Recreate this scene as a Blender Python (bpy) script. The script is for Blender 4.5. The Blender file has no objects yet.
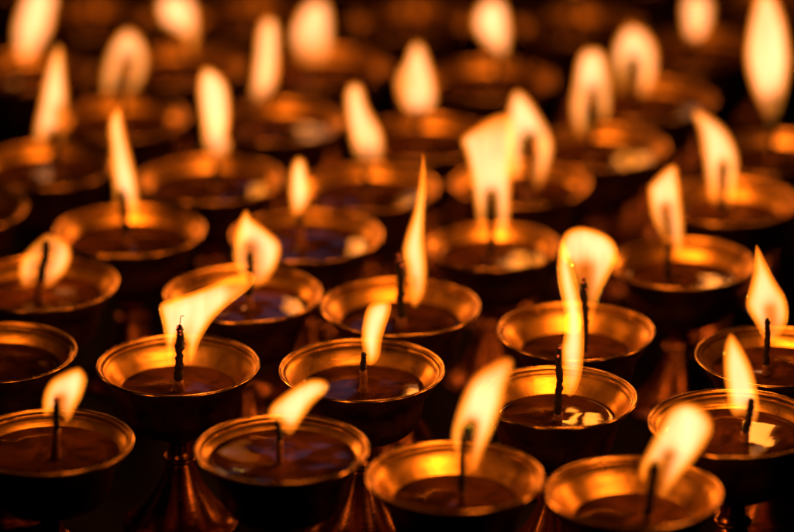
import bpy, bmesh, math, random
import numpy as np
from mathutils import Vector, noise
from mathutils.geometry import delaunay_2d_cdt

random.seed(7)
rng = np.random.default_rng(7)
S = bpy.context.scene
COL = S.collection

# ------------------------------------------------------------------ camera
W0, H0 = 794.0, 532.0                 # pixel frame in which positions were measured
FPX = 3600.0                          # focal length in those pixels
PITCH = math.radians(21.0)
RIM_H = 0.086                         # height of a lamp's rim above the table
DIST = 1.888
CAM = Vector((0, 0, RIM_H + DIST * math.sin(PITCH)))
cd = bpy.data.cameras.new("camera"); cam = bpy.data.objects.new("camera", cd); COL.objects.link(cam)
cam.location = CAM
cam.rotation_euler = (math.pi / 2 - PITCH, 0, 0)
cd.sensor_width = 36.0
cd.lens = FPX / W0 * 36.0
cd.clip_start = 0.05; cd.clip_end = 100
cd.dof.use_dof = True
cd.dof.focus_distance = 1.738
cd.dof.aperture_fstop = 3.0
cd.dof.aperture_blades = 0
S.camera = cam

# ------------------------------------------------------------------ world, exposure
w = bpy.data.worlds.new("World"); S.world = w; w.use_nodes = True
w.node_tree.nodes["Background"].inputs[0].default_value = (0.10, 0.045, 0.03, 1)
w.node_tree.nodes["Background"].inputs[1].default_value = 0.006
S.view_settings.view_transform = 'Standard'
S.view_settings.look = 'None'
S.view_settings.exposure = 0
S.view_settings.gamma = 1
S.cycles.transparent_max_bounces = 64
S.cycles.max_bounces = 10
S.cycles.glossy_bounces = 6
S.cycles.diffuse_bounces = 3
S.cycles.volume_bounces = 0
S.cycles.sample_clamp_indirect = 4
S.cycles.use_denoising = True
S.cycles.caustics_reflective = False

# the pale blue daylight of a window far behind the rows, seen only as faint glints
ld = bpy.data.lights.new("window_light", 'AREA'); ld.shape = 'RECTANGLE'
ld.size, ld.size_y = 0.17, 0.30
ld.color = (0.25, 0.45, 1.0); ld.energy = .035
lo = bpy.data.objects.new("window_light", ld); COL.objects.link(lo)
lo.location = (-0.17, 5.5, 1.62)
lo.rotation_euler = (Vector((0, 1.7, 0.1)) - Vector(lo.location)).to_track_quat('-Z', 'Y').to_euler()

FWD = Vector((0, math.cos(PITCH), -math.sin(PITCH)))
UP = Vector((0, math.sin(PITCH), math.cos(PITCH)))

def ray(px, py):
    return FWD + Vector((1, 0, 0)) * ((px - W0 / 2) / FPX) + UP * (-(py - H0 / 2) / FPX)

def on_height(px, py, z):
    d = ray(px, py); t = (z - CAM.z) / d.z
    return CAM + d * t

def on_depth(px, py, Y):
    d = ray(px, py); t = (Y - CAM.y) / d.y
    return CAM + d * t

# ------------------------------------------------------------------ materials
def new_mat(name):
    m = bpy.data.materials.new(name); m.use_nodes = True
    nt = m.node_tree
    return m, nt, nt.nodes["Principled BSDF"], nt.nodes["Material Output"]

def N(nt, t, **kw):
    n = nt.nodes.new(t)
    for k, v in kw.items():
        setattr(n, k, v)
    return n

def mat_brass(name, base, base2, rough, grime=0.5):
    m, nt, b, out = new_mat(name)
    L = nt.links.new
    tc = N(nt, "ShaderNodeTexCoord"); oi = N(nt, "ShaderNodeObjectInfo")
    add = N(nt, "ShaderNodeVectorMath", operation='ADD')
    L(tc.outputs['Object'], add.inputs[0])
    mul = N(nt, "ShaderNodeMath", operation='MULTIPLY'); mul.inputs[1].default_value = 7.3
    L(oi.outputs['Random'], mul.inputs[0]); L(mul.outputs[0], add.inputs[1])
    n1 = N(nt, "ShaderNodeTexNoise"); n1.inputs['Scale'].default_value = 70; n1.inputs['Detail'].default_value = 6
    n1.inputs['Roughness'].default_value = .65
    L(add.outputs[0], n1.inputs['Vector'])
    r1 = N(nt, "ShaderNodeValToRGB"); r1.color_ramp.elements[0].position = .35; r1.color_ramp.elements[1].position = .68
    r1.color_ramp.elements[0].color = (*base2, 1); r1.color_ramp.elements[1].color = (*base, 1)
    L(n1.outputs['Fac'], r1.inputs[0])
    n2 = N(nt, "ShaderNodeTexNoise"); n2.inputs['Scale'].default_value = 420; n2.inputs['Detail'].default_value = 4
    L(add.outputs[0], n2.inputs['Vector'])
    # tarnish spots
    r2 = N(nt, "ShaderNodeValToRGB"); r2.color_ramp.elements[0].position = .60; r2.color_ramp.elements[1].position = .70
    L(n2.outputs['Fac'], r2.inputs[0])
    mx = N(nt, "ShaderNodeMix", data_type='RGBA'); mx.inputs['B'].default_value = (base2[0]*.35, base2[1]*.3, base2[2]*.3, 1)
    fm = N(nt, "ShaderNodeMath", operation='MULTIPLY'); fm.inputs[1].default_value = grime
    L(r2.outputs[0], fm.inputs[0]); L(fm.outputs[0], mx.inputs['Factor']); L(r1.outputs[0], mx.inputs['A'])
    L(mx.outputs['Result'], b.inputs['Base Color'])
    b.inputs['Metallic'].default_value = 1
    mr = N(nt, "ShaderNodeMapRange"); mr.inputs['To Min'].default_value = rough - .05; mr.inputs['To Max'].default_value = rough + .08
    mr.inputs['From Min'].default_value = .3; mr.inputs['From Max'].default_value = .7
    L(n1.outputs['Fac'], mr.inputs['Value']); L(mr.outputs[0], b.inputs['Roughness'])
    # turned metal: fine rings plus dents
    wv = N(nt, "ShaderNodeTexNoise"); wv.inputs['Scale'].default_value = 1
    mp = N(nt, "ShaderNodeMapping"); mp.inputs['Scale'].default_value = (90, 90, 1400)
    L(add.outputs[0], mp.inputs[0]); L(mp.outputs[0], wv.inputs['Vector'])
    n3 = N(nt, "ShaderNodeTexNoise"); n3.inputs['Scale'].default_value = 110; n3.inputs['Detail'].default_value = 3
    L(add.outputs[0], n3.inputs['Vector'])
    bp = N(nt, "ShaderNodeBump"); bp.inputs['Strength'].default_value = .25; bp.inputs['Distance'].default_value = .0004
    L(wv.outputs['Fac'], bp.inputs['Height'])
    bp2 = N(nt, "ShaderNodeBump"); bp2.inputs['Strength'].default_value = .28; bp2.inputs['Distance'].default_value = .0007
    L(n3.outputs['Fac'], bp2.inputs['Height']); L(bp.outputs[0], bp2.inputs['Normal'])
    L(bp2.outputs[0], b.inputs['Normal'])
    return m

M_BOWL = mat_brass("brass_bowl", (0.86, 0.49, 0.10), (0.70, 0.37, 0.06), .30, .15)
M_FOOT = mat_brass("dark_brass_foot", (0.72, 0.32, 0.13), (0.45, 0.17, 0.06), .22, .5)
M_OUT = mat_brass("shaded_tarnished_brass", (0.44, 0.19, 0.07), (0.18, 0.07, 0.03), .42, .9)
M_RIM = mat_brass("worn_brass_rim", (0.86, 0.50, 0.15), (0.66, 0.36, 0.08), .20, .3)

def mat_oil():
    m, nt, b, out = new_mat("melted_butter")
    L = nt.links.new
    tc = N(nt, "ShaderNodeTexCoord")
    n = N(nt, "ShaderNodeTexNoise"); n.inputs['Scale'].default_value = 55; n.inputs['Detail'].default_value = 4
    n.inputs['Distortion'].default_value = .6
    L(tc.outputs['Object'], n.inputs['Vector'])
    r = N(nt, "ShaderNodeValToRGB"); r.color_ramp.elements[0].color = (0.022, 0.008, 0.002, 1)
    r.color_ramp.elements[1].color = (0.15, 0.050, 0.010, 1)
    r.color_ramp.elements[0].position = .35; r.color_ramp.elements[1].position = .7
    L(n.outputs['Fac'], r.inputs[0]); L(r.outputs[0], b.inputs['Base Color'])
    b.inputs['Roughness'].default_value = .04
    b.inputs['IOR'].default_value = 1.46
    b.inputs['Specular IOR Level'].default_value = .3
    b.inputs['Specular Tint'].default_value = (1.0, 0.78, 0.5, 1)
    bp = N(nt, "ShaderNodeBump"); bp.inputs['Strength'].default_value = .12; bp.inputs['Distance'].default_value = .001
    n2 = N(nt, "ShaderNodeTexNoise"); n2.inputs['Scale'].default_value = 90
    L(tc.outputs['Object'], n2.inputs['Vector']); L(n2.outputs['Fac'], bp.inputs['Height'])
    L(bp.outputs[0], b.inputs['Normal'])
    return m
M_OIL = mat_oil()

def mat_simple(name, c1, c2, scale, rough, bump=.5, dist=.0005, sss=0):
    m, nt, b, out = new_mat(name); L = nt.links.new
    tc = N(nt, "ShaderNodeTexCoord")
    n = N(nt, "ShaderNodeTexNoise"); n.inputs['Scale'].default_value = scale; n.inputs['Detail'].default_value = 5
    L(tc.outputs['Object'], n.inputs['Vector'])
    r = N(nt, "ShaderNodeValToRGB"); r.color_ramp.elements[0].color = (*c1, 1); r.color_ramp.elements[1].color = (*c2, 1)
    r.color_ramp.elements[0].position = .35; r.color_ramp.elements[1].position = .68
    L(n.outputs['Fac'], r.inputs[0]); L(r.outputs[0], b.inputs['Base Color'])
    b.inputs['Roughness'].default_value = rough
    bp = N(nt, "ShaderNodeBump"); bp.inputs['Strength'].default_value = bump; bp.inputs['Distance'].default_value = dist
    L(n.outputs['Fac'], bp.inputs['Height']); L(bp.outputs[0], b.inputs['Normal'])
    return m
M_WICK = mat_simple("soaked_cotton", (0.26, 0.09, 0.03), (0.52, 0.24, 0.09), 600, .35)
M_CHAR = mat_simple("charred_cotton", (0.004, 0.003, 0.004), (0.018, 0.010, 0.010), 900, .75)
M_TABLE = mat_simple("dark_table", (0.005, 0.0018, 0.0012), (0.018, 0.006, 0.003), 22, .6, .35, .002)  # very dark red-brown mottling over the whole tabletop
M_TABLE.node_tree.nodes['Principled BSDF'].inputs['Specular IOR Level'].default_value = .15

def mat_emit(name, col, strength):
    m = bpy.data.materials.new(name); m.use_nodes = True; nt = m.node_tree; nt.nodes.clear()
    o = N(nt, "ShaderNodeOutputMaterial"); e = N(nt, "ShaderNodeEmission")
    e.inputs[0].default_value = (*col, 1); e.inputs[1].default_value = strength
    nt.links.new(e.outputs[0], o.inputs['Surface']); return m
M_EMBER = mat_emit("glowing_ember", (1, .10, .02), .9)

def mat_flame(name, col, strength):
    m = bpy.data.materials.new(name); m.use_nodes = True; nt = m.node_tree; nt.nodes.clear()
    o = N(nt, "ShaderNodeOutputMaterial"); e = N(nt, "ShaderNodeEmission")
    e.inputs[0].default_value = (*col, 1); e.inputs[1].default_value = strength
    nt.links.new(e.outputs[0], o.inputs['Volume']); return m
M_FENV = mat_flame("flame_envelope_gas", (1.0, 0.172, 0.003), 140)
M_FCORE = mat_flame("flame_core_gas", (1.0, 0.70, 0.045), 69)
M_FHEART = mat_flame("flame_heart_gas", (0.4, 0.38, 0.76), 46)

# ------------------------------------------------------------------ mesh helpers
def link_obj(name, me, mat, parent=None, smooth=True):
    o = bpy.data.objects.new(name, me); COL.objects.link(o)
    if mat is not None and not me.materials:
        me.materials.append(mat)
    if parent: o.parent = parent
    if smooth:
        me.polygons.foreach_set("use_smooth", [True] * len(me.polygons))
    return o

def lathe(name, prof, seg=96, closed=False, wob=0):
    """prof: list of (r, z) metres"""
    vs, fs = [], []
    n = len(prof)
    for i, (r, z) in enumerate(prof):
        for k in range(seg):
            a = 2 * math.pi * k / seg
            rr = r
            if wob: rr += wob * noise.noise(Vector((math.cos(a) * 1.5, math.sin(a) * 1.5, z * 40 + 3.7)))
            vs.append((rr * math.cos(a), rr * math.sin(a), z))
    m = n if closed else n - 1
    for i in range(m):
        j = (i + 1) % n
        for k in range(seg):
            k2 = (k + 1) % seg
            fs.append((i * seg + k, i * seg + k2, j * seg + k2, j * seg + k))
    me = bpy.data.meshes.new(name); me.from_pydata(vs, [], fs)
    bm = bmesh.new(); bm.from_mesh(me)
    bmesh.ops.remove_doubles(bm, verts=bm.verts, dist=1e-6)
    bmesh.ops.recalc_face_normals(bm, faces=bm.faces)
    bm.to_mesh(me); bm.free()
    return me

def mm(p): return [(r / 1000, z / 1000) for r, z in p]

def smooth_prof(p, n=4):
    out = []
    for i in range(len(p) - 1):
        p0 = p[max(i - 1, 0)]; p1 = p[i]; p2 = p[i + 1]; p3 = p[min(i + 2, len(p) - 1)]
        for k in range(n):
            t = k / n
            out.append(tuple(.5 * ((2 * b) + (-a + c) * t + (2 * a - 5 * b + 4 * c - d) * t * t + (-a + 3 * b - 3 * c + d) * t ** 3)
                             for a, b, c, d in zip(p0, p1, p2, p3)))
    out.append(p[-1]); return out

# profile heights are measured down from the rim plane, then lifted by RIM_H
INNER = [(38.9, -0.6), (38.3, -1.6), (37.2, -2.2), (36.6, -3.0), (35.4, -4.0), (33.6, -6.0), (31.2, -9.0),
         (29.0, -11.5), (26.8, -14.0), (25.4, -17), (24, -22), (20, -27), (10, -30.5), (0.01, -31)]
OUTER = [(39.2, -1.2), (37.4, -4.2), (35.0, -7.5), (32.4, -11.2), (30.4, -15), (29.2, -20), (28.0, -25), (25.2, -29.8),
         (20, -33.2), (12, -35.8), (5.0, -36.8)]
def inner_r(depth):
    for (r1, z1), (r2, z2) in zip(INNER, INNER[1:]):
        if -depth <= z1 and -depth >= z2:
            t = (z1 + depth) / (z1 - z2); return (r1 + (r2 - r1) * t)
    return 24
up = lambda p: [(r, z + RIM_H * 1000) for r, z in p]
bowl_prof = mm(up(smooth_prof(list(reversed(OUTER)), 3) + smooth_prof(INNER, 3)))
ME_BOWL = lathe("bowl", bowl_prof, 128, wob=.00012)
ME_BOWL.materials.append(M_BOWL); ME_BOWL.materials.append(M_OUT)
for f in ME_BOWL.polygons:                      # outside of the bowl: tarnish and soot, plus its shade put into the colour
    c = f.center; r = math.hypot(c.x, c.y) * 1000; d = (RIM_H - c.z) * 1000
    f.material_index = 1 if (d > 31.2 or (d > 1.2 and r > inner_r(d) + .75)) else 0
rim = []
for k in range(12):
    a = 2 * math.pi * k / 12
    rim.append((39.4 + .75 * math.cos(a), -0.75 + .75 * math.sin(a)))
ME_RIM = lathe("rim", mm(up(rim)), 160, closed=True, wob=.00012)
bead = []
for k in range(8):
    a = 2 * math.pi * k / 8
    bead.append((36.9 + .42 * math.cos(a), -2.35 + .42 * math.sin(a)))
ME_BEAD = lathe("inner_bead", mm(up(bead)), 128, closed=True)
stem = [(5.0, -36.2), (6.8, -37.2), (5.9, -38.8), (5.6, -42), (5.9, -46), (7.0, -48.2)]
ME_STEM = lathe("stem", mm(up(smooth_prof(stem, 4))), 48)
collar = [(5.5, -48.0), (8.0, -48.5), (9.0, -49.6), (8.0, -50.7), (5.5, -51.1)]
ME_COLLAR = lathe("collar", mm(up(smooth_prof(collar, 4))), 48)
foot = [(4.5, -50.6), (6.4, -52.0), (7.6, -55), (9.6, -60), (12.6, -66), (16.2, -72), (20.0, -77), (24, -81), (27, -83),
        (28.4, -83.8), (28.8, -84.8), (28.2, -85.9), (25, -85.9)]
ME_FOOT = lathe("foot", mm(up(smooth_prof(foot, 4))), 96, wob=.0001)
for me, mt in ((ME_RIM, M_RIM), (ME_BEAD, M_RIM), (ME_STEM, M_FOOT), (ME_COLLAR, M_FOOT), (ME_FOOT, M_FOOT)):
    me.materials.append(mt)

def oil_mesh(depth, wx, wy, seed):
    R = inner_r(depth) + .25
    rings = [R, R - .5, R - 1.2, R - 2.5] + [R * f for f in (.85, .7, .55, .4, .28, .18, .1, .04)]
    vs, fs = [], []
    seg = 72
    for r in rings:
        for k in range(seg):
            a = 2 * math.pi * k / seg
            x, y = r * math.cos(a) / 1000, r * math.sin(a) / 1000
            e = R - r
            z = RIM_H - depth / 1000 + .0008 * math.exp(-e / .8)
            z += .00022 * noise.noise(Vector((x * 90 + seed, y * 90, seed)))
            d = math.hypot(x - wx, y - wy); z += .0012 * math.exp(-(d / .0028))
            vs.append((x, y, z))
    for i in range(len(rings) - 1):
        for k in range(seg):
            k2 = (k + 1) % seg
            fs.append((i * seg + k, i * seg + k2, (i + 1) * seg + k2, (i + 1) * seg + k))
    c = len(vs); vs.append((0, 0, RIM_H - depth / 1000)); l = (len(rings) - 1) * seg
    for k in range(seg): fs.append((l + k, l + (k + 1) % seg, c))
    me = bpy.data.meshes.new("butter"); me.from_pydata(vs, [], fs); return me

def tube(name, pts, rads, seg=14, rough=0.0, seed=0):
    vs, fs = [], []
    for i, (p, r) in enumerate(zip(pts, rads)):
        a0 = pts[max(i - 1, 0)]; a1 = pts[min(i + 1, len(pts) - 1)]
        t = (Vector(a1) - Vector(a0)).normalized()
        u = t.cross(Vector((0, 1, 0)));
        if u.length < 1e-3: u = Vector((1, 0, 0))
        u.normalize(); v = t.cross(u)
        for k in range(seg):
            a = 2 * math.pi * k / seg
            q = Vector(p)
            rr = r * (1 + rough * noise.noise(Vector((math.cos(a) * 1.6 + seed, math.sin(a) * 1.6, i * .55))))
            q = q + (u * math.cos(a) + v * math.sin(a)) * rr
            vs.append(q)
    n = len(pts)
    for i in range(n - 1):
        for k in range(seg):
            k2 = (k + 1) % seg
            fs.append((i * seg + k, i * seg + k2, (i + 1) * seg + k2, (i + 1) * seg + k))
    fs.append(tuple(range(seg))[::-1]); fs.append(tuple((n - 1) * seg + k for k in range(seg)))
    me = bpy.data.meshes.new(name); me.from_pydata(vs, [], fs); return me

def cr_closed(P, n):
    P = np.array(P, float); out = []
    L = len(P)
    for i in range(L):
        p0, p1, p2, p3 = P[i - 1], P[i], P[(i + 1) % L], P[(i + 2) % L]
        for k in range(n):
            t = k / n
            out.append(.5 * ((2 * p1) + (-p0 + p2) * t + (2 * p0 - 5 * p1 + 4 * p2 - p3) * t * t + (-p0 + 3 * p1 - 3 * p2 + p3) * t ** 3))
    return np.array(out)

def seg_dist(P, A, B):
    d = B - A; L2 = (d ** 2).sum() + 1e-12
    t = np.clip(((P - A) @ d) / L2, 0, 1)
    return np.hypot(*(P - (A + t[:, None] * d)).T)

def inside(P, poly):
    x, y = P[:, 0], P[:, 1]; c = np.zeros(len(P), bool); n = len(poly); j = n - 1
    for i in range(n):
        xi, yi = poly[i]; xj, yj = poly[j]
        with np.errstate(divide='ignore', invalid='ignore'):
            cond = ((yi > y) != (yj > y)) & (x < (xj - xi) * (y - yi) / (yj - yi + 1e-15) + xi)
        c ^= cond; j = i
    return c

def flame_meshes(poly, zones, seed, grid, tips):
    """poly: outline (x,z) metres; zones: (x1,z1,x2,z2,r,kc,ke). Returns envelope and core closed meshes."""
    # resample the outline at grid spacing
    q = [poly[0]]
    for p in list(poly[1:]) + [poly[0]]:
        if np.hypot(*(p - q[-1])) >= grid * .8: q.append(p)
    if np.hypot(*(q[-1] - q[0])) < grid * .5: q.pop()
    q = np.array(q)
    lo, hi = q.min(0), q.max(0)
    gx, gy = np.meshgrid(np.arange(lo[0], hi[0], grid), np.arange(lo[1], hi[1], grid * .87))
    gx[1::2] += grid / 2
    G = np.c_[gx.ravel(), gy.ravel()]
    G = G[inside(G, q)]
    def bdist(P):
        d = np.full(len(P), 1e9)
        for i in range(len(q)): d = np.minimum(d, seg_dist(P, q[i - 1], q[i]))
        return d
    d = bdist(G); G = G[d > grid * .45]
    # extra ring of points close to the edge so the round-over is smooth
    allp = [Vector(p) for p in q] + [Vector(p) for p in G]
    n = len(q)
    res = delaunay_2d_cdt(allp, [(i, (i + 1) % n) for i in range(n)], [], 1, 1e-7)
    V = np.array([tuple(v) for v in res[0]]); E = res[1]; F = [tuple(f) for f in res[2]]
    dd = bdist(V)
    # boundary verts: edges used once
    cnt = {}
    for f in F:
        for a, b in zip(f, f[1:] + f[:1]):
            k = (min(a, b), max(a, b)); cnt[k] = cnt.get(k, 0) + 1
    bnd = set(v for k, c in cnt.items() if c == 1 for v in k)
    D = max(dd.max(), .002)
    D = min(D, .0056) * (.76 if D < .0050 else 1)
    de = np.minimum(dd, D)
    H = hi[1] - lo[1]; zrel = (V[:, 1] - lo[1]) / H
    sm = lambda a, b, x: (lambda t: t * t * (3 - 2 * t))(np.clip((x - a) / (b - a), 0, 1))
    lowf = .45 + .55 * sm(0, .38, zrel)
    topf = 1 - tips * sm(.62, 1.0, zrel)
    fe = np.ones(len(V)); fc = np.ones(len(V))
    for x1, z1, x2, z2, r, kc, ke in zones:
        g = np.exp(-(seg_dist(V, np.array((x1, z1)), np.array((x2, z2))) / (r * 1.25)) ** 2); ke = min(.9, ke * 1.5)
        fc *= 1 - kc * g; fe *= 1 - ke * g
    nz = np.array([noise.noise(Vector((x * 160 + seed * 3.1, z * 34, seed))) for x, z in V])
    nz2 = np.array([noise.noise(Vector((x * 420 + seed * 1.7, z * 60, seed + 9))) for x, z in V])
    K = .0058                                     # half thickness of a full flame
    te = K * np.sqrt(np.clip(de * (2 * D - de), 0, None)) / D * (.45 + .55 * lowf) * fe
    dl = min(.0009, .16 * D); dc = np.clip(de - dl, 0, None); Dc = D - dl
    tc = K * .80 * (np.clip(dc * (2 * Dc - dc), 0, None) ** 1.0) / Dc ** 2.0 * lowf * fc * topf * (1 + .30 * nz + .12 * nz2)
    th = K * .80 * (np.clip(dc * (2 * Dc - dc), 0, None) ** 3.2) / Dc ** 6.4 * lowf * fc ** 1.5 * topf * (1 + .35 * nz + .2 * nz2)
    bend = .0022 * np.array([noise.noise(Vector((x * 25, z * 30, seed + 3))) for x, z in V])
    out = []
    for nm, t in (("flame", te), ("flame_core", tc), ("flame_heart", th)):
        t = np.clip(t, 2e-5, None)
        vs = []; fi = {}; bi = {}
        for i, (x, z) in enumerate(V):
            if i in bnd:
                fi[i] = bi[i] = len(vs); vs.append((x, bend[i], z))
            else:
                fi[i] = len(vs); vs.append((x, bend[i] - t[i], z))
                bi[i] = len(vs); vs.append((x, bend[i] + t[i], z))
        fs = []
        for f in F:
            A = [fi[v] for v in f]; B = [bi[v] for v in f][::-1]
            if set(A) == set(B): continue
            fs.append(A); fs.append(B)
        me = bpy.data.meshes.new(nm); me.from_pydata(vs, [], fs)
        bm = bmesh.new(); bm.from_mesh(me); bmesh.ops.recalc_face_normals(bm, faces=bm.faces); bm.to_mesh(me); bm.free()
        out.append(me)
    return out

# ------------------------------------------------------------------ the table
def table():
    n = 60; vs = []; fs = []
    x0, x1, y0, y1 = -2.5, 2.5, .6, 6.5
    for j in range(n + 1):
        for i in range(n + 1):
            vs.append((x0 + (x1 - x0) * i / n, y0 + (y1 - y0) * j / n, 0))
    for j in range(n):
        for i in range(n):
            a = j * (n + 1) + i; fs.append((a, a + 1, a + n + 2, a + n + 1))
    me = bpy.data.meshes.new("tabletop"); me.from_pydata(vs, [], fs)
    o = link_obj("tabletop", me, M_TABLE); o['kind'] = 'structure'
table()

# ------------------------------------------------------------------ the lamps
# frames in which the outlines below were measured: (x0, y0, scale)
FR = dict(f1=(150,200,5.293), f2=(150,270,5.293), f3=(340,280,4.43), f4=(380,150,2.955), f5=(540,220,5.317), f6=(530,300,4.84),
          f7=(20,360,4.84), f8=(250,365,5.32), g1=(430,345,3.55), g2=(620,390,4.436), g3=(700,320,3.8), g4=(630,150,4.09),
          g5=(440,80,2.955), g6=(680,90,3.546), g7=(10,220,5.317), g8=(80,90,3.13), h1=(15,5,3.13), h2=(130,5,2.66),
          h3=(240,5,2.364), h4=(370,5,3.43), h5=(540,5,3.04), h6=(640,5,3.43), h7=(720,230,4.433), h8=(260,140,3.8), px=(0,0,1))

def std(cx, by, hgt, wid, lean=0.0):
    """a plain teardrop flame for lamps whose flame lies outside the photograph"""
    P = [(0, 0), (-.35, .12), (-.5, .32), (-.42, .55), (-.2, .8), (0, 1.02), (.12, .8), (.4, .55), (.5, .3), (.33, .1)]
    return [(cx + x * wid + lean * y, by - y * hgt) for x, y in P]

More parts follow.
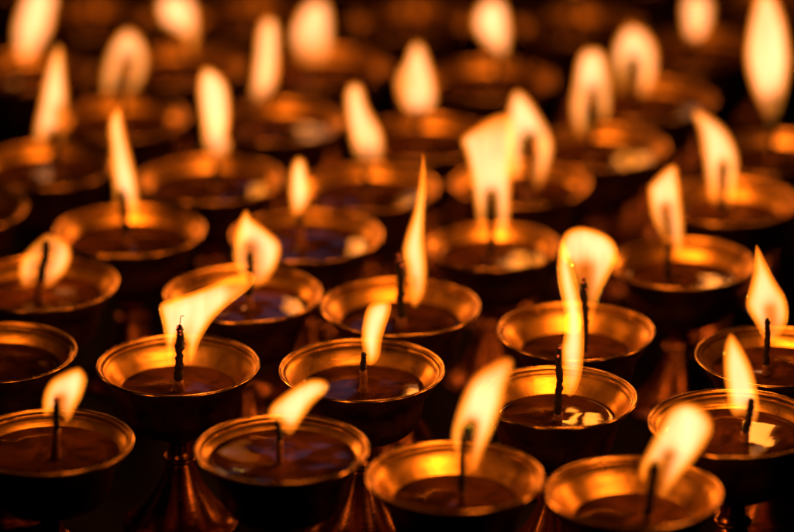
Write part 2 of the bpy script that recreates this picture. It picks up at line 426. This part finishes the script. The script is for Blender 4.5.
LAMPS = [
 # key, rim centre x,y, half width a, butter depth mm, wick (tipx,tipy, basex), char radius mm, char fraction, frame, outline, dark zones, tip fade, label
 dict(c=(178,364), a=82, oil=13, wick=(180,325,178), wr=2.1, cf=.80, fr='f2', tips=.0, curl=1, ember=1,
   out=[(45,190),(110,155),(220,120),(330,80),(440,30),(520,5),(562,40),(540,90),(470,150),(400,205),(340,265),(290,335),(255,410),(225,485),(207,488),(195,440),(188,390),(160,350),(138,390),(124,450),(112,500),(97,490),(82,400),(62,290)],
   z=[(540,40,450,70,70,.93,.15),(200,310,200,330,30,.35,.0),(150,420,150,480,36,.9,.5)],
   label="brass butter lamp whose wide flame streams right from a thick knobbly black wick"),
 dict(c=(362,368.5), a=83.5, oil=11, wick=(363,352,364.5), wr=1.4, cf=.45, fr='f3', tips=0,
   out=[(130,110),(165,95),(205,92),(230,110),(225,150),(205,210),(188,270),(180,330),(160,365),(130,380),(110,350),(95,300),(92,240),(100,180),(112,135)],
   z=[(105,300,110,380,14,.5,.2)],
   label="sharp brass butter lamp with a small blunt flame and short wick in the picture's middle"),
 dict(c=(282,447.5), a=88, oil=6.3, wick=(278,420,281), wr=1.4, cf=.5, fr='f8', tips=0,
   out=[(330,78),(385,82),(420,110),(405,150),(350,200),(310,250),(270,310),(240,355),(205,370),(165,340),(145,300),(100,285),(95,245),(120,205),(170,165),(240,115),(290,90)],
   z=[(155,310,215,340,28,.75,.2)],
   label="nearly full butter lamp at the front with a low flame blown right over blue-glinting butter"),
 dict(c=(49,440.5), a=85, oil=7.5, wick=(57,397,53), wr=1.6, cf=.55, fr='f7', tips=0, ember=1,
   out=[(290,40),(315,65),(325,95),(310,160),(280,220),(250,280),(225,305),(210,280),(190,262),(150,255),(125,272),(108,240),(110,180),(125,130),(155,90),(210,60),(255,42)],
   z=[(195,185,190,285,36,.95,.4)],
   label="front left butter lamp with a right-leaning leaf flame around a thin ember-tipped wick"),
 dict(c=(455,475), a=89.5, oil=13, wick=(463,432,462), wr=1.5, cf=.8, fr='g1', tips=.75,
   out=[(265,45),(295,55),(290,95),(270,150),(255,220),(230,290),(205,350),(180,410),(160,450),(140,440),(135,390),(145,330),(145,290),(120,300),(115,370),(100,405),(85,370),(75,330),(85,270),(110,190),(145,120),(200,75)],
   z=[(150,275,126,440,23,.93,.5)],
   label="front butter lamp with the tall forked flame leaning right, bottom centre"),
 dict(c=(634,491), a=89.5, oil=14, wick=(655,461,646), wr=2.0, cf=.85, fr='g2', tips=.0,
   out=[(270,58),(320,60),(370,85),(405,130),(410,180),(380,240),(330,310),(280,370),(235,430),(195,480),(170,460),(172,400),(160,335),(130,345),(112,400),(92,400),(88,340),(120,270),(160,190),(200,110),(230,75)],
   z=[(215,290,165,440,40,.95,.45)],
   label="frontmost butter lamp with a broad blurred flame slanting right from a leaning wick"),
 dict(c=(557,395.5), a=81.5, oil=12, wick=(560,345,558), wr=1.8, cf=.9, fr='px', tips=.0, ember=1,
   out=[(562,240),(556.5,262),(557.5,282),(561,300),(564,320),(563,338),(560.5,350),(562,370),(563,386),(568,397),(575.5,393),(582,376),(584.5,355),(585,335),(584,315),(581,298),(578,284),(574,268),(569,250)],
   z=[(571,372,569,392,4,.4,.2)],
   label="sharp brass butter lamp with a long ribbon flame rising right of a tall ember-tipped wick"),
 dict(c=(576,330), a=79.5, oil=13, wick=(585,277,584), wr=1.9, cf=.93, fr='f5', tips=.0, ember=1,
   out=[(98,170),(115,95),(150,55),(210,35),(290,45),(360,75),(405,120),(418,175),(400,240),(365,310),(330,380),(305,450),(290,520),(265,590),(245,585),(235,500),(226,420),(200,360),(178,300),(158,245),(118,215)],
   z=[(240,265,238,460,64,.97,.42),(270,500,255,580,40,.8,.2)],
   label="butter lamp under the big balloon-topped flame that arches over its knobbly wick"),
 dict(c=(400.5,305), a=80.5, oil=10.5, wick=(398.5,255,402), wr=1.9, cf=.85, fr='f4', tips=.55, ember=1,
   out=[(125,3),(135,40),(138,110),(135,180),(133,260),(140,340),(138,400),(125,440),(105,465),(90,455),(82,410),(76,350),(66,300),(75,250),(95,190),(110,120),(120,50)],
   z=[(104,380,104,440,9,.5,.1)],
   label="brass butter lamp with the tallest thin pointed flame, a thick dark wick at its left"),
 dict(c=(243,292.5), a=80, oil=8, wick=(250,252,250), wr=1.6, cf=.75, fr='f1', tips=.1,
   out=[(510,52),(545,100),(620,160),(680,215),(697,265),(680,340),(640,410),(595,455),(550,470),(500,440),(460,390),(440,330),(440,240),(455,150),(475,95)],
   z=[(530,260,535,450,52,.95,.45)],
   label="butter lamp with a kite-shaped flame hollow around a dark wick, left of the tallest flame"),
 dict(c=(682,262), a=73.5, oil=11, wick=(668,243,669), wr=1.8, cf=.9, fr='g4', tips=.15,
   out=[(175,60),(195,75),(205,140),(215,230),(222,320),(220,400),(205,435),(185,425),(165,385),(150,390),(120,340),(95,290),(80,240),(72,160),(95,125),(140,80)],
   z=[(145,240,162,390,30,.97,.5)],
   label="amber-lit butter lamp with a crooked triangular flame on the right, below a hooked flame"),
 dict(c=(493,245), a=68.5, oil=9, wick=(491,196,491), wr=1.6, cf=.9, fr='g5', tips=.35,
   out=[(62,175),(105,140),(160,108),(205,105),(222,150),(215,250),(210,340),(205,420),(190,480),(170,475),(165,400),(152,340),(138,400),(130,440),(115,440),(105,380),(90,290),(75,220)],
   z=[(152,338,150,480,17,.93,.55),(140,118,210,105,34,.65,.0)],
   label="butter lamp with a wide square-shouldered flame split in two legs by its wick"),
 dict(c=(306.5,234), a=77, oil=7, wick=(299,216,303), wr=1.2, cf=.25, fr='h8', tips=0,
   out=[(150,68),(172,85),(186,140),(195,200),(182,250),(150,282),(130,292),(118,265),(108,200),(112,130),(128,82)],
   z=[(150,300,150,290,12,.4,.1)],
   label="brimful blurred butter lamp with one very small plain flame, behind the kite-shaped flame"),
 dict(c=(129.5,229), a=76, oil=9, wick=(122,190,127), wr=1.5, cf=.8, fr='g8', tips=0,
   out=[(115,55),(130,70),(145,140),(165,220),(180,290),(185,360),(175,410),(155,415),(148,375),(130,340),(120,360),(118,400),(108,370),(104,300),(98,250),(93,180),(88,110),(100,75)],
   z=[(125,320,138,400,12,.8,.3)],
   label="blurred butter lamp with a slim flame slanting down to a short black wick"),
 dict(c=(40,282), a=79, oil=9, wick=(47,241,35), wr=2.0, cf=.65, fr='g7', tips=0,
   out=[(200,72),(260,90),(310,125),(330,180),(315,250),(270,310),(220,355),(190,360),(150,345),(110,355),(80,360),(55,340),(42,270),(60,200),(110,140),(160,95)],
   z=[(195,150,145,330,68,.97,.42)],
   label="butter lamp at the left edge with a round diamond flame around a curved black wick"),
 dict(c=(-4,351), a=81, oil=9, wick=(-20,320,-18), wr=1.4, cf=.7, fr='px', tips=0, out=std(-22,335,62,22,-12), z=[],
   label="brass butter lamp cut by the left edge, standing above the ember-tipped leaf flame"),
 dict(c=(777,355), a=82, oil=9, wick=(768,318,766), wr=1.4, cf=.8, fr='h7', tips=.1,
   out=[(160,62),(182,90),(212,150),(248,220),(295,300),(305,380),(280,450),(235,502),(190,480),(150,410),(120,360),(112,320),(125,260),(145,180),(150,110)],
   z=[(220,350,230,440,34,.85,.3)],
   label="butter lamp cut by the right edge with a curved pointed flame, above the front rows"),
 dict(c=(736,422), a=88, oil=8, wick=(751,398,744), wr=1.7, cf=.75, fr='g3', tips=.25,
   out=[(120,55),(145,80),(175,130),(200,185),(218,250),(228,320),(222,370),(205,395),(185,385),(160,365),(125,362),(108,330),(95,260),(88,180),(92,110),(105,70)],
   z=[(188,320,172,390,20,.9,.4),(140,345,150,350,22,.5,.1)],
   label="lower right butter lamp with an upright candle-like flame on a bent wick"),
 dict(c=(211,178), a=73, oil=8, wick=(216,158,217), wr=1.5, cf=.7, fr='h2', tips=0,
   out=[(205,168),(235,182),(260,220),(268,290),(262,350),(272,370),(250,405),(220,410),(198,380),(192,330),(184,270),(180,210),(190,175)],
   z=[(225,380,230,400,14,.5,.2)],
   label="out-of-focus butter lamp with an upright flame beside the slim slanting flame"),
 dict(c=(520,182), a=71, oil=8, wick=(531,150,529), wr=1.4, cf=.8, fr='g5', tips=0,
   out=[(230,30),(262,55),(298,110),(325,160),(332,210),(318,270),(295,318),(277,312),(275,260),(283,210),(270,170),(248,190),(243,250),(228,290),(205,295),(198,240),(194,170),(200,90),(212,45)],
   z=[(266,172,264,290,22,.8,.5)],
   label="butter lamp with a tall arched flame, behind the square-shouldered flame"),
 dict(c=(728,200), a=72, oil=11, wick=(724.5,162,722), wr=1.3, cf=.9, fr='g6', tips=.2,
   out=[(50,72),(85,82),(130,112),(170,152),(198,210),(207,270),(198,350),(180,415),(162,405),(155,340),(158,268),(148,268),(143,350),(128,410),(105,380),(92,300),(80,220),(66,140),(48,95)],
   z=[(152,280,150,420,13,.8,.5)],
   label="butter lamp with a wing-shaped flame hooked to the left, at the right side"),
 dict(c=(600,146), a=69, oil=8, wick=(591,100,592), wr=1.6, cf=.85, fr='h5', tips=0,
   out=[(160,126),(193,138),(212,190),(221,260),(216,330),(198,365),(182,340),(165,290),(150,305),(136,390),(116,402),(98,370),(89,310),(98,240),(113,160),(132,133)],
   z=[(160,268,158,400,24,.92,.6)],
   label="blurred butter lamp with an arched two-legged flame, left one of the arched pair"),
 dict(c=(648,98), a=69, oil=8, wick=(633,66,634), wr=1.6, cf=.85, fr='h5', tips=0,
   out=[(285,60),(323,78),(352,120),(361,170),(351,230),(328,275),(307,278),(297,240),(298,190),(280,172),(262,210),(252,270),(232,256),(224,200),(215,160),(233,100),(257,68)],
   z=[(281,168,276,270,21,.92,.6)],
   label="blurred butter lamp with a hook-shaped flame, right one of the arched pair"),
 dict(c=(369,186), a=71, oil=8, wick=(366,165,367), wr=1.5, cf=.7, fr='h3', tips=0,
   out=[(265,186),(288,193),(303,240),(331,290),(341,330),(332,372),(300,380),(273,357),(258,300),(248,230),(252,198)],
   z=[(300,370,305,380,25,.8,.3)],
   label="blurred butter lamp with a flame swelling to lower right, behind the very small flame"),
 dict(c=(425,136), a=70, oil=8, wick=(419,108,420), wr=1.5, cf=.7, fr='h4', tips=0,
   out=[(160,124),(187,140),(211,200),(229,270),(234,330),(216,368),(170,382),(123,367),(95,327),(82,270),(92,232),(118,192),(135,145)],
   z=[(105,310,120,250,22,.6,.0)],
   label="blurred butter lamp with a plump two-toned flame above the tallest pointed flame"),
 dict(c=(490,78), a=67, oil=8, wick=(496,50,497), wr=1.5, cf=.7, fr='h4', tips=0,
   out=[(350,60),(364,10),(402,-25),(448,-20),(474,20),(483,80),(478,145),(460,180),(432,172),(395,137),(362,97)],
   z=[], label="blurred butter lamp with an egg-shaped flame cut by the top edge, above the plump flame"),
 dict(c=(278,120), a=69, oil=8, wick=(252,95,254), wr=1.5, cf=.7, fr='h3', tips=0,
   out=[(65,25),(87,32),(96,70),(94,140),(86,195),(62,225),(35,243),(20,232),(25,190),(34,130),(39,70),(49,35)],
   z=[(30,240,45,225,20,.6,.2)],
   label="blurred butter lamp with a column flame slanting down left, near the top centre left"),
 dict(c=(325,66), a=67, oil=8, wick=(310,62,311), wr=1.5, cf=.6, fr='h3', tips=0,
   out=[(119,60),(133,30),(152,0),(190,-15),(215,10),(220,80),(215,125),(190,148),(152,150),(134,127),(119,90)],
   z=[(150,140,190,140,40,.85,.2)],
   label="blurred butter lamp with a blocky flame, orange below, by the top edge"),
 dict(c=(121,117), a=68, oil=8, wick=(122,85,119), wr=1.6, cf=.7, fr='h1', tips=0,
   out=[(345,73),(381,84),(410,122),(422,180),(405,238),(371,285),(338,308),(334,270),(352,220),(350,195),(336,210),(322,258),(297,280),(274,280),(268,240),(280,170),(303,115)],
   z=[(352,182,328,290,32,.95,.6)],
   label="blurred butter lamp with a ring-shaped flame around a dark slit, upper left"),
 dict(c=(46,164), a=71, oil=8, wick=(56,128,54), wr=1.6, cf=.75, fr='h1', tips=0,
   out=[(133,125),(148,145),(157,210),(164,290),(161,380),(148,430),(127,430),(110,400),(92,430),(65,424),(64,380),(79,310),(93,230),(112,165)],
   z=[(140,330,145,430,16,.85,.2)],
   label="blurred butter lamp with a tall two-legged spear flame, left of the ring flame"),
 dict(c=(30,70), a=67, oil=8, wick=(20,58,22), wr=1.5, cf=.7, fr='h1', tips=0,
   out=[(136,-28),(128,20),(114,78),(87,130),(50,170),(17,185),(0,150),(-5,80),(12,10),(42,-55),(90,-85)],
   z=[], label="blurred butter lamp with a broad leaf flame in the top left corner"),
 dict(c=(180,64), a=67, oil=8, wick=(186,48,185), wr=1.5, cf=.7, fr='h2', tips=0,
   out=[(74,-20),(130,-35),(174,-5),(184,60),(180,105),(165,132),(152,118),(146,85),(118,68),(90,52),(75,30)],
   z=[(170,90,165,120,22,.7,.1)],
   label="blurred butter lamp with a flame hooking over to the right, at the top edge left"),
 dict(c=(700,48), a=66, oil=8, wick=(694,36,695), wr=1.5, cf=.7, fr='h6', tips=0,
   out=[(145,10),(155,-27),(190,-52),(236,-27),(249,10),(240,68),(213,114),(186,138),(164,116),(150,70)],
   z=[], label="blurred butter lamp with a tongue flame hanging at the top edge right"),
 dict(c=(776,152), a=70, oil=8, wick=(772,118,773), wr=1.5, cf=.7, fr='h6', tips=.3,
   out=[(388,10),(374,80),(364,160),(369,220),(388,288),(413,345),(440,400),(468,385),(496,300),(514,200),(505,100),(486,20),(458,-36),(422,-52),(398,-27)],
   z=[(455,330,455,400,22,.8,.3)],
   label="butter lamp with the very large tall flame by the top right corner"),
 # rows whose flames rise above the picture, and neighbours just outside it
 dict(c=(-46,207), a=73, oil=8, wick=(-50,175,-48), wr=1.5, cf=.7, fr='px', tips=0, out=std(-50,185,60,24,-4), z=[],
   label="butter lamp of which only the right rim shows at the left edge"),
 dict(c=(95,18), a=65, oil=8, wick=(92,-10,92), wr=1.5, cf=.7, fr='px', tips=0, out=std(92,-8,60,22,4), z=[],
   label="faint butter lamp bowl at the top edge between the ring and leaf flames"),
 dict(c=(252,16), a=65, oil=8, wick=(250,-12,250), wr=1.5, cf=.7, fr='px', tips=0, out=std(250,-8,60,24,-5), z=[],
   label="faint butter lamp bowl at the top edge above the column flame"),
 dict(c=(412,20), a=65, oil=8, wick=(410,-10,410), wr=1.5, cf=.7, fr='px', tips=0, out=std(410,-6,60,24,3), z=[],
   label="faint butter lamp bowl at the top edge above the plump two-toned flame"),
 dict(c=(578,24), a=65, oil=8, wick=(575,-8,575), wr=1.5, cf=.7, fr='px', tips=0, out=std(574,-5,60,24,5), z=[],
   label="faint butter lamp bowl at the top edge above the arched pair of flames"),
 dict(c=(772,0), a=64, oil=8, wick=(785,-30,785), wr=1.5, cf=.7, fr='px', tips=0, out=std(787,-24,60,24,5), z=[],
   label="faint butter lamp bowl in the top right corner"),
 dict(c=(5,-22), a=63, oil=8, wick=(0,-50,0), wr=1.5, cf=.7, fr='px', tips=0, out=std(0,-46,60,24,3), z=[],
   label="dim butter lamp in the farthest row at the top left corner"),
 dict(c=(165,-30), a=63, oil=8, wick=(160,-50,160), wr=1.5, cf=.7, fr='px', tips=0, out=std(160,-46,60,24,3), z=[],
   label="dim butter lamp in the farthest row, behind the flame hooking over"),
 dict(c=(330,-28), a=63, oil=8, wick=(330,-50,330), wr=1.5, cf=.7, fr='px', tips=0, out=std(330,-46,60,24,-3), z=[],
   label="dim butter lamp in the farthest row, behind the blocky flame"),
 dict(c=(492,-26), a=63, oil=8, wick=(490,-50,490), wr=1.5, cf=.7, fr='px', tips=0, out=std(490,-46,60,24,3), z=[],
   label="dim butter lamp in the farthest row, behind the egg-shaped flame"),
 dict(c=(650,-28), a=63, oil=8, wick=(650,-50,650), wr=1.5, cf=.7, fr='px', tips=0, out=std(650,-46,60,24,3), z=[],
   label="dim butter lamp in the farthest row, behind the tongue flame"),
]

LIGHT_COL = (1.0, 0.265, 0.022)
POWER = 0.030

def build_lamp(i, s):
    cx, cy = s['c']
    sc = 1.0; p = None
    for _ in range(6):
        p = on_height(cx, cy, RIM_H * sc)
        depth = (p - CAM).dot(FWD)
        sc = s['a'] / FPX * depth / .0402
    root = bpy.data.objects.new("butter_lamp", None); COL.objects.link(root)
    root.location = (p.x, p.y, 0); root.scale = (sc, sc, sc)
    root.rotation_euler = (0, 0, 0)
    root.empty_display_size = .03
    root['label'] = s['label']; root['category'] = "butter lamp"; root['group'] = "burning brass butter lamps set out in rows"
    ang = random.uniform(0, 6.28)
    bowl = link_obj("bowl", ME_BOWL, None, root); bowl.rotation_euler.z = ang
    r_ = link_obj("rim", ME_RIM, None, bowl)
    b_ = link_obj("inner_bead", ME_BEAD, None, bowl)
    st = link_obj("stem", ME_STEM, None, root)
    link_obj("collar", ME_COLLAR, None, st)
    ft = link_obj("foot", ME_FOOT, None, root); ft.rotation_euler.z = ang
    s['_p'] = p; s['_sc'] = sc
    loc = lambda v: ((v.x - p.x) / sc, (v.y - p.y) / sc, v.z / sc)
    # wick
    tx, ty, bx = s['wick']
    depth = s['oil'] / 1000; WY = -.0042
    wy = p.y + WY * sc
    tip = Vector(loc(on_depth(tx, ty, wy)))
    bpt = Vector(loc(on_depth(bx, cy, wy))); bpt.z = RIM_H - depth - .012
    surf = RIM_H - depth
    bpt.y = tip.y = WY
    oil = link_obj("butter", oil_mesh(s['oil'], bpt.x, WY, i * 1.37), M_OIL, root)
    n = 26
    pts = []
    for k in range(n + 1):
        t = k / n
        x = bpt.x + (tip.x - bpt.x) * t ** 1.3; z = bpt.z + (tip.z - bpt.z) * t
        x += .0009 * noise.noise(Vector((t * 3.1 + i * 5, 1.3, 0))) * min(1, t * 3)
        y = .0009 * noise.noise(Vector((t * 3.1 + i * 5, 7.3, 0)))
        pts.append(Vector((x, y + WY, z)))
    cz = tip.z - (tip.z - surf) * s['cf']
    kc = max(2, min(n - 2, min(range(n + 1), key=lambda k: abs(pts[k].z - cz))))
    wr = s['wr'] / 1000 * (1.35 if cy < 250 else 1)
    lowr = [wr * (1.15 + .55 * (1 - k / kc)) for k in range(kc + 1)]
    wk = link_obj("wick", tube("wick", pts[:kc + 1], lowr, 14, .25, i), M_WICK, root)
    # charred part, finer and knobbly
    cp, cr = [], []
    m = 34
    for k in range(m + 1):
        t = k / m; f = kc + (n - kc) * t; a = min(int(f), n - 1); q = pts[a].lerp(pts[a + 1], f - a)
        kn = noise.noise(Vector((t * 9 + i * 2.2, 3, 1)))
        rr = wr * (1.05 - .25 * t + .22 * kn + (.25 * max(0, noise.noise(Vector((t * 25, i, 4)))) if t > .45 else 0))
        if t > .93: rr *= .75
        if k == m: rr *= .5
        q = q + Vector((.0003 * noise.noise(Vector((t * 12, i, 8))), 0, 0))
        cp.append(q); cr.append(rr)
    ch = link_obj("charred_tip", tube("charred_tip", cp, cr, 14, .55, i + 50), M_CHAR, wk)
    if s.get('curl'):
        q = []; c0 = cp[-1]
        for k in range(12):
            t = k / 11; a = math.pi * 1.15 * t
            q.append(c0 + Vector((.0017 * (1 - math.cos(a)) , 0, .0022 + .0022 * math.sin(a) * 1.2 if t > 0 else -.0005)))
        q = [c0 - Vector((0, 0, .001))] + [c0 + Vector((.0001 * k, 0, .0008 * k)) for k in range(1, 4)] + \
            [c0 + Vector((.0003 + .0011 * (1 - math.cos(a)), 0, .0032 + .0016 * math.sin(a))) for a in [x * .28 for x in range(0, 9)]]
        link_obj("loose_thread", tube("loose_thread", q, [.00022] * len(q), 8), M_CHAR, wk)
    if s.get('ember'):
        bm = bmesh.new()
        for k in range(5):
            f = random.choice([m, m - 1, m - 2, m - 3, m - 5])
            q = cp[f]; r = wr * random.uniform(.18, .36)
            g = bmesh.ops.create_icosphere(bm, subdivisions=2, radius=r)
            a = random.uniform(-2.6, -.5)
            off = Vector((math.cos(a), math.sin(a), 0)) * cr[f] * .9
            for v in g['verts']: v.co = Vector((v.co.x, v.co.y, v.co.z * 1.3)) + q + off
        me = bpy.data.meshes.new("ember"); bm.to_mesh(me); bm.free()
        link_obj("ember", me, M_EMBER, wk)
    # flame
    x0, y0, fs = FR[s['fr']]
    fy = p.y + .0038 * sc
    conv = lambda q: np.array([(lambda v: (v[0], v[2]))(loc(on_depth(x0 + a / fs, y0 + b / fs, fy))) for a, b in q])
    P = cr_closed(conv(s['out']), 6)
    if cy < 150:                                  # the traced outline of a blurred flame is wider than the flame
        c0 = P.mean(0); P = c0 + (P - c0) * np.array((.91, .96))
    mpp = depth_px = (p - CAM).dot(FWD) / FPX / sc
    zs = []
    for a, b, c, d, r, kc_, ke in s['z']:
        q = conv([(a, b), (c, d)]); 
        if cy < 250: r *= 1.2; ke = min(.85, ke * 1.7)
        zs.append((q[0][0], q[0][1], q[1][0], q[1][1], r / fs * mpp, kc_, ke))
    far = cy < 215
    env, core, heart = flame_meshes(P, zs, i * 2.71 + 1, .0010 if far else .00065, s['tips'])
    fl = link_obj("flame", env, M_FENV, root, smooth=False); fl.location.y = (fy - p.y) / sc
    fc = link_obj("flame_core", core, M_FCORE, fl, smooth=False)
    link_obj("flame_heart", heart, M_FHEART, fl, smooth=False)
    # the light the flame gives
    c = P.mean(0); H = P[:, 1].max() - P[:, 1].min()
    ar = 0.5 * abs(np.dot(P[:, 0], np.roll(P[:, 1], 1)) - np.dot(P[:, 1], np.roll(P[:, 0], 1)))
    ldt = bpy.data.lights.new("flame_light", 'POINT'); ldt.color = LIGHT_COL
    ldt.energy = POWER * min(1.6, max(.45, ar / 4.5e-4)); ldt.shadow_soft_size = .008
    if cy < 200: ldt.energy *= .58                # rear lights dimmed to keep the back bowls dark; flames unchanged
    lt = bpy.data.objects.new("flame_light", ldt); COL.objects.link(lt); lt.parent = root
    lt.location = (c[0], (fy - p.y) / sc, P[:, 1].min() + .45 * H)

for i, s in enumerate(LAMPS):
    build_lamp(i, s)

import sys
for i, a in enumerate(LAMPS):
    for j in range(i):
        b = LAMPS[j]
        d = math.hypot(a['_p'].x - b['_p'].x, a['_p'].y - b['_p'].y); r = .0403 * (a['_sc'] + b['_sc'])
        if d < r: print("TOUCH", a['c'], b['c'], round(d / r, 3))
print("scales", [round(s['_sc'], 2) for s in LAMPS])
